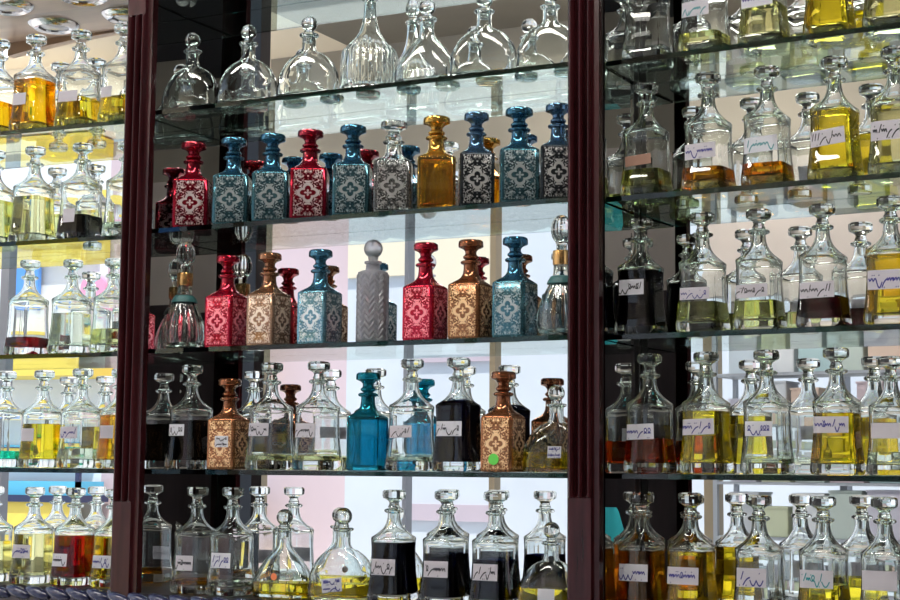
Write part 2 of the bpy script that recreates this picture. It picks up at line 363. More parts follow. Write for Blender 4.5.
# side panels between bays with side mirrors
def side(front_l, back_l, front_r, back_r):
    prism('side_panel', (front_l, front_r, back_r, back_l), BASEZ - .03, TOPZ, WOODDK, cab)
def slim(a, b, t, sgn):
    d = Vector((b[0] - a[0], b[1] - a[1])).normalized(); n = Vector((d.y, -d.x)) * sgn * t
    return [a, b, (b[0] + n.x, b[1] + n.y), (a[0] + n.x, a[1] + n.y)]
Lr0, Lr1 = P2('L', EXT['L'][1], .002), P2('L', EXT['L'][1] + .004, DEPTH)
Cl0, Cl1 = P2('C', EXT['C'][0], .004), P2('C', EXT['C'][0] - .005, DEPTH)
Cr0, Cr1 = P2('C', EXT['C'][1], .004), P2('C', EXT['C'][1] + .005, DEPTH)
Rl0, Rl1 = P2('R', EXT['R'][0], .002), P2('R', EXT['R'][0] - .005, DEPTH)
side((Lr0[0] + .003, Lr0[1]), (Lr1[0] + .003, Lr1[1]), (Cl0[0] - .003, Cl0[1]), (Cl1[0] - .003, Cl1[1]))
side((Cr0[0] + .003, Cr0[1]), (Cr1[0] + .003, Cr1[1]), (Rl0[0] - .003, Rl0[1]), (Rl1[0] - .003, Rl1[1]))
for p, q, s in ((Lr0, Lr1, 1), (Cl0, Cl1, -1), (Cr0, Cr1, 1), (Rl0, Rl1, -1)):
    prism('side_mirror', slim(p, q, .0025, s), BASEZ, TOPZ, MIRROR, cab)

def pilaster(x0, x1, yf, yb, name='pilaster', ztop=EYE + .952, zbot=EYE - .045):
    """fluted board: two round flutes that stop short at top and bottom"""
    bm = bmesh.new()
    wdt = x1 - x0; NX = 60
    zs = [BASEZ - .03]
    zs += [zbot - .012 + i * .002 for i in range(14)]
    zs += [zbot + .02 + i * (ztop - zbot - .04) / 12 for i in range(13)]
    zs += [ztop - .014 + i * .002 for i in range(14)] + [TOPZ]
    zs = sorted(set(round(z, 5) for z in zs))
    rows = []
    def dep(s, z):
        best = 0
        for cx in (.29, .58):
            hw = .080
            dz = 0      # flute ends are round in elevation
            if z > ztop - hw * wdt: dz = (z - (ztop - hw * wdt)) / wdt
            if z < zbot + hw * wdt: dz = ((zbot + hw * wdt) - z) / wdt
            rr = math.hypot((s - cx), dz) / hw
            if rr < 1: best = max(best, math.sqrt(1 - rr * rr))
        v = best * .013
        if best == 0:                          # rounded ridges beside the flutes
            for ca, cb in ((.03, .21), (.37, .50), (.66, .79)):
                if ca < s < cb: v = -.0045 * math.sin(PI * (s - ca) / (cb - ca)) * (1 if zbot < z < ztop else 0)
        if s > .82: v = max(v, .008)          # rebate along the inner edge
        elif s > .79: v = max(v, .008 * (s - .79) / .03)
        if s < .05: v = max(v, .002 * (1 - s / .05))
        return v
    for z in zs:
        row = [bm.verts.new((x0, yb, z))]
        for i in range(NX + 1):
            s = i / NX
            row.append(bm.verts.new((x0 + wdt * s, yf + dep(s, z), z)))
        row.append(bm.verts.new((x1, yb, z)))
        rows.append(row)
    for r0, r1 in zip(rows, rows[1:]):
        n = len(r0)
        for i in range(n): bm.faces.new((r0[i], r0[(i + 1) % n], r1[(i + 1) % n], r1[i]))
    bm.faces.new(rows[0][::-1]); bm.faces.new(rows[-1])
    return obj(name, finish(bm, name, True, 40), WOOD, cab)
pilaster(-2.130, -2.068, -.022, .003, zbot=EYE - .068)
pilaster(-1.119, -1.061, -.022, .003)
# carved rail along the foot of the bays
def rail(bay, u0, u1):
    bm = bmesh.new(); n = int((u1 - u0) / .052)
    for i in range(n):
        u = u0 + (i + .5) * .052
        p = P2(bay, u, -.020)
        mt = Matrix.Translation((p[0], p[1], BASEZ - .013)) @ Matrix.Rotation(ANG[bay], 4, 'Z') @ Matrix.Rotation(math.radians(16), 4, 'Y') @ Matrix.Diagonal((.034, .014, .0125, 1))
        bmesh.ops.create_uvsphere(bm, u_segments=14, v_segments=8, radius=1, matrix=mt)
    me = finish(bm, 'rail', True, recalc=False)
    obj('carved_rail', me, RAILM, cab)
    a0, a1, b1, b0 = P2(bay, u0, -.020), P2(bay, u1, -.020), P2(bay, u1, -.0122), P2(bay, u0, -.0122)
    prism('rail_backing', (a0, a1, b1, b0), BASEZ - .05, BASEZ - .006, RAILM, cab)
rail('L', -2.62, -1.94); rail('C', -2.13, -1.08); rail('R', -1.25, -.52)
# tan soffit with arched fascia over the left bay
SOF = EYE + 1.068
u0, u1 = EXT['L']
prism('soffit', (P2('L', u0, -.02), P2('L', u1, -.02), P2('L', u1, DEPTH), P2('L', u0, DEPTH)), SOF, SOF + .02, TANWOOD, cab)
bm = bmesh.new(); NN = 24; fr = []
for d in (-.045, -.02):
    lo, hi = [], []
    for i in range(NN + 1):
        u = u0 + (u1 - u0) * i / NN; s = (u + 2.22) / .40
        z = SOF - .004 - .030 * s * s
        p = P2('L', u, d); lo.append(bm.verts.new((p[0], p[1], z))); hi.append(bm.verts.new((p[0], p[1], SOF + .16)))
    fr.append((lo, hi))
(l0, h0), (l1, h1) = fr
for i in range(NN):
    bm.faces.new((l0[i], l0[i + 1], h0[i + 1], h0[i])); bm.faces.new((l1[i + 1], l1[i], h1[i], h1[i + 1]))
    bm.faces.new((l0[i + 1], l0[i], l1[i], l1[i + 1])); bm.faces.new((h0[i], h0[i + 1], h1[i + 1], h1[i]))
bm.faces.new((l0[0], h0[0], h1[0], l1[0])); bm.faces.new((l0[-1], l1[-1], h1[-1], h0[-1]))
obj('arched_fascia', finish(bm, 'fascia'), FASCIA, cab)
prism('crown', (P2('C', EXT['C'][0] - .05, -.03), P2('R', EXT['R'][1], -.03), P2('R', EXT['R'][1], DEPTH + .03), P2('C', EXT['C'][0] - .05, DEPTH + .03)), TOPZ, TOPZ + .05, WOOD, cab)
# downlights
def downlight(u, lab):
    p = P2('L', u, .078)
    t = thing('downlight', lab, 'downlight', (p[0], p[1], SOF), 0, 'round chrome downlights in the soffit')
    bm = bmesh.new(); n = 40
    prof = [(.034, -.0008), (.036, -.010), (.046, -.013), (.052, -.010), (.060, -.004), (.062, -.0008)]
    rings = []
    for r, z in prof: rings.append([bm.verts.new((r * math.cos(2 * PI * i / n), r * math.sin(2 * PI * i / n), z)) for i in range(n)])
    for a_, b_ in zip(rings, rings[1:]):
        for i in range(n): bm.faces.new((a_[i], a_[(i + 1) % n], b_[(i + 1) % n], b_[i]))
    obj('trim_ring', finish(bm, 'ring', True, 35), CHROME, t)
    bm = bmesh.new(); loft_bm(bm, [(-.001, .034, .034, 2), (-.006, .034, .034, 2), (-.009, .025, .025, 2), (-.011, .010, .010, 2)], 24)
    obj('lens', finish(bm, 'lens', True, 40), LAMP, t)
downlight(-2.402, 'round chrome downlight in the tan soffit at the far left corner')
downlight(-2.188, 'round chrome downlight in the tan soffit beside the left pilaster')

# glass shelves
ORD = ['top', 'second', 'third', 'fourth', 'bottom']
BN = {'L': 'left', 'C': 'middle', 'R': 'right'}
def shelf(bay, z, lab):
    u0, u1 = EXT[bay]; g = .0035
    if bay == 'C': pts = [(Cl0[0] + g, .006), (Cr0[0] - g, .006), (Cr1[0] - g, DEPTH - .001), (Cl1[0] + g, DEPTH - .001)]
    else: pts = [P2(bay, u0 + g, 0), P2(bay, u1 - g, 0), P2(bay, u1 - g, DEPTH - .001), P2(bay, u0 + g, DEPTH - .001)]
    o = prism('glass_shelf', pts, z - .0095, z, SHELF)
    tag(o, lab, 'shelf', 'green-edged glass shelves')
for bay in 'LCR':
    for k in range(4):
        shelf(bay, ROWZ[k], '%s glass shelf of the %s mirrored bay, holding bottles' % (('topmost bottle-bearing', 'second', 'third', 'fourth')[k], BN[bay]))
shelf('C', EYE + 1.0, 'empty glass shelf above the clear flasks of the middle bay')

# ------------------------------------------------------------------ bottle meshes
CACHE = {}
def cached(key, fn):
    if key not in CACHE: CACHE[key] = fn()
    return CACHE[key]
def interp(prof, z):
    for (a_, b_) in zip(prof, prof[1:]):
        if a_[0] <= z <= b_[0]:
            t = (z - a_[0]) / max(1e-9, b_[0] - a_[0])
            return tuple(a_[i] + (b_[i] - a_[i]) * t for i in range(len(a_)))
    return prof[-1]
def sq(p): return [(z, a_, a_, e) for z, a_, e in p]
# decanter (0.215 m tall)
DEC_O = sq([(0, .0345, 6), (.0015, .0375, 7), (.006, .0400, 7), (.014, .0402, 7), (.035, .0378, 7), (.060, .0355, 7), (.085, .0343, 7), (.105, .0342, 7),
            (.118, .0348, 7), (.1235, .0352, 7), (.1262, .0336, 7), (.131, .0282, 5), (.136, .0232, 4), (.143, .0180, 3), (.151, .0146, 2.3), (.160, .0127, 2),
            (.170, .0120, 2), (.1715, .0160, 2), (.1735, .0188, 2), (.1765, .0190, 2), (.1785, .0165, 2), (.1795, .0130, 2)])
DEC_I = sq([(.0185, .026, 6), (.0200, .0325, 7), (.024, .0345, 7), (.035, .0343, 7), (.060, .0322, 7), (.085, .0312, 7), (.105, .0311, 7),
            (.117, .0314, 7), (.1215, .0302, 6), (.126, .0255, 5), (.132, .0205, 4), (.140, .0155, 3), (.150, .0115, 2.2), (.162, .0094, 2), (.1795, .0090, 2)])
# cut glass bottle (0.192 m tall)
CUT_O = sq([(0, .030, 9), (.0012, .0325, 12), (.004, .0335, 14), (.050, .0335, 14), (.102, .0335, 14), (.1045, .0325, 12), (.109, .0275, 7), (.114, .0215, 4), (.119, .0172, 3),
            (.125, .0150, 2.2), (.134, .0138, 2), (.143, .0136, 2), (.1445, .0180, 2), (.1465, .0195, 2), (.1485, .0195, 2), (.1505, .0170, 2), (.1515, .0130, 2)])
CUT_I = sq([(.009, .027, 9), (.011, .0295, 12), (.050, .0295, 12), (.098, .0295, 12), (.104, .0240, 6), (.110, .0175, 4), (.118, .0130, 2.5), (.130, .0105, 2), (.1515, .0098, 2)])
# arched flask (0.173 m tall)
def dome(wd_, dp):
    out = []
    for z in (0, .002, .006, .022, .034, .046, .058, .068, .076, .083, .089, .094, .098):
        wv = wd_ * (1 if z < .023 else max(0, 1 - ((z - .022) / .0785) ** 2.6) ** .52)
        if z == 0: wv *= .88
        if z == .002: wv *= .96
        wv = max(wv, .0165)
        dv = max(dp * (1 - .50 * (z / .098) ** 2.4), .0150)
        if z == 0: dv *= .8
        e = 5 - 2.8 * (z / .098)
        out.append((z, wv, dv, e))
    return out
NECK = [(.1285, .0142, .0142, 2), (.1295, .0175, .0175, 2), (.1315, .0198, .0198, 2), (.1345, .0198, .0198, 2), (.1360, .0175, .0175, 2), (.1365, .0140, .0140, 2)]
FL_O = dome(.066, .031) + [(.103, .0152, .0148, 2), (.112, .0142, .0142, 2)] + NECK
FL_I = [(.008, .054, .022, 4.6), (.011, .0610, .0270, 4.6)] + [(z, a_ - .0036, b_ - .0034, e) for z, a_, b_, e in dome(.066, .031)[3:]] + [(.103, .0118, .0113, 2), (.112, .0106, .0106, 2), (.1365, .0104, .0104, 2)]
# faceted conical flask
CO_O = [(0, .052, .028, 5), (.002, .058, .031, 5), (.010, .061, .033, 5), (.026, .061, .033, 5), (.042, .057, .031, 4), (.058, .049, .027, 3.4), (.074, .038, .023, 3), (.086, .027, .0185, 2.4), (.095, .0185, .0155, 2.2), (.103, .0152, .0148, 2), (.112, .0142, .0142, 2)] + NECK
CO_I = [(.008, .050, .025, 5), (.012, .0565, .029, 5), (.026, .0570, .0290, 5), (.042, .053, .027, 4), (.058, .045, .023, 3.4), (.074, .034, .019, 3), (.086, .023, .0145, 2.4), (.095, .0145, .0118, 2.2), (.103, .0114, .0110, 2), (.1365, .0104, .0104, 2)]
# ribbed decanter (round), herringbone bottle, ribbed gold-necked flask
RD_O = sq([(0, .048, 2), (.002, .053, 2), (.010, .056, 2), (.050, .057, 2), (.080, .056, 2), (.088, .053, 2), (.098, .044, 2), (.112, .031, 2), (.126, .0215, 2), (.145, .0155, 2), (.165, .0125, 2), (.190, .0120, 2), (.192, .016, 2), (.195, .0165, 2), (.197, .0125, 2)])
RD_I = sq([(.012, .046, 2), (.016, .050, 2), (.050, .0515, 2), (.078, .0505, 2), (.090, .045, 2), (.110, .0275, 2), (.126, .0175, 2), (.145, .0118, 2), (.197, .0090, 2)])
HB_O = sq([(0, .026, 2), (.002, .0292, 2), (.006, .0305, 2), (.070, .0305, 2), (.134, .0305, 2), (.139, .0290, 2), (.142, .0220, 2), (.1435, .0150, 2), (.150, .0135, 2), (.155, .0135, 2), (.1565, .0170, 2), (.1605, .0170, 2), (.1615, .012, 2)])
HB_I = sq([(.010, .0245, 2), (.013, .0268, 2), (.070, .0268, 2), (.132, .0268, 2), (.138, .0230, 2), (.142, .0105, 2), (.1615, .0090, 2)])
RF_O = sq([(0, .030, 2), (.002, .036, 2), (.010, .0415, 2), (.025, .0450, 2), (.045, .0440, 2), (.062, .0395, 2), (.080, .0320, 2), (.098, .0235, 2), (.108, .0200, 2), (.112, .0175, 2), (.120, .0155, 2), (.134, .0150, 2)])
RF_I = sq([(.008, .030, 2), (.014, .0375, 2), (.025, .0410, 2), (.045, .0400, 2), (.062, .0355, 2), (.080, .0280, 2), (.098, .0195, 2), (.112, .0135, 2), (.134, .0105, 2)])
def ribber(n, amp, z0, z1):
    def f(z, t):
        if z <= z0 or z >= z1: return 1.0
        k = min(1, (z - z0) / .01, (z1 - z) / .015)
        return 1 + amp * k * (abs(math.cos(n * t / 2)) - .6)
    return f
def subdiv(rings, step):
    out = [rings[0]]
    for p, q in zip(rings, rings[1:]):
        k = max(1, int((q[0] - p[0]) / step))
        for i in range(1, k + 1): out.append(tuple(p[j] + (q[j] - p[j]) * i / k for j in range(4)))
    return out
def hbone(z, t):
    if z < .008 or z > .134: return 1.0
    # zigzag diamond relief
    s = t * 10 / (2 * PI); zz = z / .0125
    tri = abs((s * 2) % 2 - 1)
    return 1 + .13 * (abs(((zz + tri) % 1) - .5) * 2 - .5)
SPEC = {'dec': (DEC_O, DEC_I, 44, None, None), 'cut': (CUT_O, CUT_I, 48, None, None), 'flask': (FL_O, FL_I, 48, None, None), 'cone': (CO_O, CO_I, 40, None, None),
        'ribdec': (RD_O, RD_I, 144, ribber(28, .05, .008, .10), None), 'herring': (subdiv(HB_O, .002), HB_I, 100, hbone, None), 'ribflask': (subdiv(RF_O, .008), RF_I, 120, ribber(16, .06, .004, .105), None)}
def body_mesh(kind):
    O, I, n, rib, _ = SPEC[kind]
    bm = bmesh.new()
    rings = list(O) + [(z, a_, b_, e) for (z, a_, b_, e) in reversed(I)]
    # outer wall with relief, inner wall plain
    prev = None; first = None; no = len(O)
    for idx, (z, ax, ay, ex) in enumerate(rings):
        ring = []
        for i in range(n):
            t = 2 * PI * i / n + .0001
            ct, st = math.cos(t), math.sin(t)
            # crowd the samples toward the corners of square sections
            if ex > 4:
                t2 = t - .12 * math.sin(4 * t) * -1.0; ct, st = math.cos(t2), math.sin(t2)
            r = (abs(ct / ax) ** ex + abs(st / ay) ** ex) ** (-1.0 / ex)
            if rib and idx < no: r *= rib(z, t)
            ring.append(bm.verts.new((r * ct, r * st, z)))
        if prev:
            for i in range(n): bm.faces.new((prev[i], prev[(i + 1) % n], ring[(i + 1) % n], ring[i]))
        else: first = ring
        prev = ring
    bm.faces.new(first[::-1]); bm.faces.new(prev)
    return finish(bm, kind + '_body', True, 32)
def liquid_mesh(kind, level):
    O, I, n, rib, _ = SPEC[kind]
    e_ = .0003
    rings = [(z - (e_ if i == 0 else 0), a_ + e_, b_ + e_, e) for i, (z, a_, b_, e) in enumerate(I) if z < level - .001]
    z, a_, b_, e = interp(I, level); rings.append((level, a_ + e_, b_ + e_, e))
    bm = bmesh.new(); prev = None; first = None
    n = 44 if n > 60 else n
    for (z, ax, ay, ex) in rings:
        ring = []
        for i in range(n):
            t = 2 * PI * i / n + .0001
            if ex > 4: t = t + .12 * math.sin(4 * t)
            ct, st = math.cos(t), math.sin(t)
            r = (abs(ct / ax) ** ex + abs(st / ay) ** ex) ** (-1.0 / ex)
            ring.append(bm.verts.new((r * ct, r * st, z)))
        if prev:
            for i in range(n): bm.faces.new((prev[i], prev[(i + 1) % n], ring[(i + 1) % n], ring[i]))
        else: first = ring
        prev = ring
    bm.faces.new(first[::-1]); bm.faces.new(prev)
    return finish(bm, kind + '_liquid', True, 32)
def stopper_mesh(kind):
    bm = bmesh.new()
    if kind == 'dec':
        loft_bm(bm, [(z, r, r, 2) for z, r in ((.154, .0062), (.1790, .0082), (.1805, .0112), (.1830, .0118), (.1860, .0100), (.1900, .0092), (.1935, .0112), (.1970, .0175), (.1990, .0215), (.2040, .0226), (.2110, .0224), (.2140, .0196), (.2150, .0130))], 14)
        return finish(bm, 'st', True, 14)
    if kind == 'cut':
        loft_bm(bm, [(z, r, r, 2) for z, r in ((.132, .0080), (.1520, .0088), (.1535, .0120), (.1560, .0148), (.1590, .0150), (.1610, .0125), (.1640, .0105), (.1690, .0112), (.1730, .0150), (.1758, .0215), (.1768, .0236), (.1780, .0240), (.1850, .0238), (.1880, .0228), (.1900, .0200), (.1890, .0150))], 36)
        return finish(bm, 'st', True, 35)
    ballz, br, stem, neck = {'flask': (.1572, .0165, .118, .0097), 'cone': (.1572, .0165, .118, .0097), 'herring': (.186, .0185, .146, .0084), 'ribdec': (.221, .015, .175, .0084), 'ribflask': (.196, .0195, .125, .0098)}[kind]
    rg = [(stem, neck * .85, neck * .85, 2), (ballz - br - .006, neck, neck, 2), (ballz - br - .002, neck * 1.15, neck * 1.15, 2)]
    el = 1.45 if kind in ('ribflask', 'ribdec') else 1.0
    if el > 1: ballz += .004
    for i in range(1, 16):
        a_ = -PI / 2 + PI * i / 16
        z = ballz + br * el * math.sin(a_); r = br * math.cos(a_)
        if z > rg[-1][0] + .0004 and (r > neck * .9 or a_ > 0): rg.append((z, max(r, .0008), max(r, .0008), 2))
    rb = (lambda z, t: 1 + (.10 * abs(math.cos(6 * t)) - .05 if z > ballz - br else 0)) if el > 1 else None
    loft_bm(bm, rg, 96 if rb else 28, rib=rb)
    return finish(bm, 'st', True, 40)
def surf(kind, x, z, off):
    O = SPEC[kind][0]; _, ax, ay, ex = interp(O, z)
    xx = min(abs(x) / ax, .995)
    return -ay * (1 - xx ** ex) ** (1 / ex) - off
def label_mesh(kind, cx, cz, wd_, ht, tilt, off=.0007):
    bm = bmesh.new(); nx, nz = 10, 8; g = []
    for lay in (off, off - .0003):
        gg = []
        for j in range(nz + 1):
            row = []
            for i in range(nx + 1):
                dx = (i / nx - .5) * wd_; dz = (j / nz - .5) * ht
                x = cx + dx * math.cos(tilt) - dz * math.sin(tilt); z = cz + dx * math.sin(tilt) + dz * math.cos(tilt)
                row.append(bm.verts.new((x, surf(kind, x, z, lay), z)))
            gg.append(row)
        g.append(gg)
    A, B = g
    for j in range(nz):
        for i in range(nx):
            bm.faces.new((A[j][i], A[j][i + 1], A[j + 1][i + 1], A[j + 1][i])); bm.faces.new((B[j][i], B[j + 1][i], B[j + 1][i + 1], B[j][i + 1]))
    for j in range(nz):
        bm.faces.new((A[j][0], A[j + 1][0], B[j + 1][0], B[j][0])); bm.faces.new((A[j][nx], B[j][nx], B[j + 1][nx], A[j + 1][nx]))
    for i in range(nx):
        bm.faces.new((A[0][i], B[0][i], B[0][i + 1], A[0][i + 1])); bm.faces.new((A[nz][i], A[nz][i + 1], B[nz][i + 1], B[nz][i]))
    return finish(bm, 'label', True, 30)
def writing_mesh(kind, cx, cz, wd_, ht, tilt, seed, lines=1):
    """handwritten Arabic-like script: a joined line running right to left with teeth, bowls, loops and dots"""
    rnd = random.Random(seed); bm = bmesh.new()
    lw = ht * .034
    def place(px, pz):
        x = cx + px * math.cos(tilt) - pz * math.sin(tilt); z = cz + px * math.sin(tilt) + pz * math.cos(tilt)
        return (x, surf(kind, x, z, .0011), z)
    def stroke(pts, w_=lw):
        prev = None
        for i, (px, pz) in enumerate(pts):
            q = pts[min(i + 1, len(pts) - 1)]; p = pts[max(i - 1, 0)]
            d = Vector((q[0] - p[0], q[1] - p[1])); d = d.normalized() if d.length else Vector((1, 0))
            nn = Vector((-d.y, d.x)) * w_ * (.7 + .5 * abs(d.x))
            v0 = bm.verts.new(place(px + nn.x, pz + nn.y)); v1 = bm.verts.new(place(px - nn.x, pz - nn.y))
            if prev: bm.faces.new((prev[0], prev[1], v1, v0))
            prev = (v0, v1)
    for ln in range(lines):
        hh = ht / lines; base = (ht / 2 - hh * (ln + .62))
        x = wd_ * .40; xe = -wd_ * .40
        while x > xe:
            kindg = rnd.choice(('teeth', 'bowl', 'loop', 'tall', 'teeth', 'tail'))
            L = wd_ * rnd.uniform(.12, .24); pts = []
            for i in range(13):
                t = i / 12
                if kindg == 'teeth': p = (x - L * t, base + hh * .20 * abs(math.sin(t * PI * 2.5)))
                elif kindg == 'bowl': p = (x - L * t, base - hh * .30 * math.sin(t * PI))
                elif kindg == 'loop': p = (x - L * .5 * t - L * .30 * math.sin(t * 2 * PI), base + hh * .16 * (1 - math.cos(t * 2 * PI)))
                elif kindg == 'tall': p = (x - L * .35 * t, base + hh * .45 * (1 - t))
                else: p = (x - L * t, base + hh * (.12 - .42 * t * t))
                pts.append(p)
            stroke(pts)
            if rnd.random() < .6:
                dz = hh * rnd.choice((.34, -.30)); xm = x - L * .5
                for k in range(rnd.choice((1, 1, 2))):
                    stroke([(xm + k * lw * 3.2, base + dz), (xm + k * lw * 3.2 - lw * 1.2, base + dz + lw * .6)], lw * .9)
            x -= L * (.6 if kindg in ('loop', 'tall') else .97)
    me = finish(bm, 'writing', False, recalc=False)
    return me

SC_ = {}
PALE = (0.90, 0.95, 0.97)
RED = (0.36, 0.008, 0.03); BLUE = (0.06, 0.22, 0.35); COPPER = (0.45, 0.20, 0.08); GOLDC = (0.72, 0.42, 0.06); CLR = (0.78, 0.80, 0.82); TEAL = (0.02, 0.36, 0.45)
CM = {'red': (coated('red_coat', RED, .18), filigree('red_cut', RED, (.85, .78, .76), clear=.45)),
      'pinkred': (coated('crimson_coat', (0.50, 0.01, .04), .18), filigree('crimson_cut', (0.62, 0.02, 0.06), (.95, .30, .34), clear=.1)),
      'blue': (coated('blue_coat', BLUE, .4), filigree('blue_cut', (0.10, 0.26, 0.32), (.72, .78, .78), .5, clear=.6)),
      'skyblue': (coated('pale_blue_coat', (0.10, 0.30, 0.44), .35), filigree('pale_blue_cut', (0.22, 0.46, 0.58), (.85, .88, .90), .4)),
      'steel': (coated('steel_blue_coat', (0.12, 0.24, 0.38), .45), filigree('dark_cut', (0.05, 0.06, 0.07), (.80, .80, .78), .3, clear=.5)),
      'copper': (coated('copper_coat', (0.36, 0.13, 0.05), .25), filigree('copper_cut', (0.42, 0.18, 0.08), (.92, .62, .34), clear=.15)),
      'rose': (coated('rose_gold_coat', (0.42, 0.20, 0.10), .25), filigree('rose_cut', (0.50, 0.30, 0.20), (.92, .76, .62), clear=.15)),
      'gold': (coated('gold_coat', (0.72, 0.42, 0.07), .3), coated('gold_glass', (0.86, 0.62, 0.20), .85)),
      'clear': (CLEAR, filigree('clear_cut', (0.55, 0.56, 0.56), (.85, .85, .82), .8, clear=.6)),
      'teal': (coated('teal_coat', (0.01, 0.34, 0.44), .6), coated('teal_glass', (0.10, 0.55, 0.66), .9))}
def frosted(name):
    m, nt, out = newmat(name)
    g = N(nt, 'ShaderNodeBsdfGlass'); g.inputs['Color'].default_value = (.97, .97, 1, 1); g.inputs['Roughness'].default_value = .10; g.inputs['IOR'].default_value = 1.3
    d = N(nt, 'ShaderNodeBsdfTranslucent'); d.inputs[0].default_value = (.9, .9, .97, 1)
    d2 = N(nt, 'ShaderNodeBsdfDiffuse'); d2.inputs[0].default_value = (.9, .9, .96, 1)
    m1 = N(nt, 'ShaderNodeMixShader'); nt.links.new(d.outputs[0], m1.inputs[1]); nt.links.new(d2.outputs[0], m1.inputs[2])
    m2 = N(nt, 'ShaderNodeMixShader'); m2.inputs[0].default_value = .30
    nt.links.new(g.outputs[0], m2.inputs[1]); nt.links.new(m1.outputs[0], m2.inputs[2]); nt.links.new(m2.outputs[0], out.inputs[0])
    return m
FROST = frosted('frosted_glass')
KN = {'dec': 'glass_decanter', 'cut': 'cut_glass_bottle', 'flask': 'arched_flask', 'cone': 'conical_flask', 'ribdec': 'ribbed_decanter', 'herring': 'herringbone_bottle', 'ribflask': 'ribbed_flask'}
GR = {'dec': 'clear square glass decanters', 'cut': 'coloured cut glass bottles', 'flask': 'arched glass flasks with ball stoppers', 'cone': None, 'ribdec': None, 'herring': None, 'ribflask': 'ribbed flasks with gold collars'}
PM = {'lilac': PAPER, 'white': PAPERW, 'brown': PAPERB}
IM = {'b': INKB, 'k': INKK, 't': INKT}
count = [0]
def bottle(bay, row, u, kind, desc, rot=0.0, ins=.052, s=1.0, liq=None, lab=None, colour=None, stick=None):
    """liq=(level, colour); lab=(paper, ink, x, z, width, height, tilt, lines)"""
    count[0] += 1
    p = P2(bay, u, ins)
    jit = random.Random(count[0] * 13).uniform(-.04, .04)
    t = thing(KN[kind], desc, 'bottle', (p[0], p[1], ROWZ[row] + .0002), ANG[bay] + rot + jit, GR[kind], s)
    bm_, sm_ = CLEAR, CLEAR
    if colour: sm_, bm_ = CM[colour]
    if kind == 'herring': bm_ = FROST; sm_ = FROST
    me = cached(('b', kind, colour), lambda: body_mesh(kind)); bo = obj('body', me, bm_, t)
    if colour and kind == 'cut' and len(me.materials) == 1:
        me.materials.append(sm_)
        for f in me.polygons:
            if f.center.z > .1035: f.material_index = 1
    obj('stopper', cached(('s', kind, colour), lambda: stopper_mesh(kind)), sm_, t)
    if liq:
        if kind == 'dec': liq = (max(liq[0] + .002, .027), liq[1])
        obj('liquid', cached(('l', kind, round(liq[0], 3), liq[1]), lambda: liquid_mesh(kind, liq[0])), LIQ[liq[1]], t)
    if kind == 'ribflask':
        bm = bmesh.new(); loft_bm(bm, [(z, r, r, 2) for z, r in ((.134, .012), (.1342, .0160), (.137, .0168), (.158, .0168), (.161, .0160), (.1612, .012))], 32)
        obj('gold_collar', cached('gc', lambda: finish(bm, 'gc', True, 40)), GOLD, t)
        bm = bmesh.new(); loft_bm(bm, [(z, r, r, 2) for z, r in ((.098, .0262), (.099, .0275), (.103, .0265), (.110, .0225), (.113, .0205), (.1135, .0190))], 40)
        r_ = obj('ribbon', cached('rb', lambda: finish(bm, 'rb', True, 40)), TEALR, t); r_['label'] = 'dark teal band tied round the shoulder'
    if lab:
        pm, ink, lx, lz, lw_, lh, tl, lines = lab
        pl = obj('paper_label', cached(('p', kind, lx, lz, lw_, lh, tl, pm), lambda: label_mesh(kind, lx, lz, lw_, lh, tl)), PM[pm], t)
        if ink:
            wr = obj('writing', writing_mesh(kind, lx, lz, lw_, lh, tl, count[0] * 7 + 3, lines), IM[ink], pl)
    if stick:
        m_, sx_, sz_, sr_ = stick
        bm = bmesh.new(); n = 20
        for off in (.0012, .0008):
            cc = [bm.verts.new((sx_ + sr_ * math.cos(2 * PI * i / n), surf(kind, sx_, sz_, off), sz_ + sr_ * math.sin(2 * PI * i / n))) for i in range(n)]
            bm.faces.new(cc if off > .001 else cc[::-1])
        so = obj('sticker', finish(bm, 'stk', recalc=False), m_, t)
    return t

def LB(paper='lilac', ink='k', x=-.006, z=.072, w_=.038, h=.022, tilt=0.0, lines=1):
    w_ = min(.060, w_ * 1.15)
    x = max(x, -.032 + w_ / 2)
    return (paper, ink, x, z, w_, h * 1.06, tilt, lines)
A30 = math.radians(27)
# ---- middle bay, top shelf: clear flasks
U = [-2.018, -1.875, -1.726, -1.592, -1.449, -1.328, -1.196]
bottle('C', 0, U[0], 'flask', 'empty clear arched flask, first from left on the top middle shelf', ins=.06)
bottle('C', 0, U[1], 'flask', 'empty clear arched flask, second from left on the top middle shelf', .05, ins=.06)
bottle('C', 0, U[2], 'flask', 'empty clear arched flask just left of the ribbed decanter, top middle shelf', .05, ins=.06)
bottle('C', 0, U[3], 'ribdec', 'tall clear ribbed round decanter with long neck on the top middle shelf', ins=.075)
bottle('C', 0, U[4] - .004, 'cone', 'empty clear flask with sloping shoulders right of the tall ribbed decanter', .05, ins=.06)
bottle('C', 0, U[5], 'flask', 'empty clear arched flask, second from the right pilaster on the top middle shelf', .1, ins=.06, s=1.0)
bottle('C', 0, U[6], 'flask', 'empty clear arched flask beside the right pilaster on the top middle shelf', .2, ins=.075, s=.97)
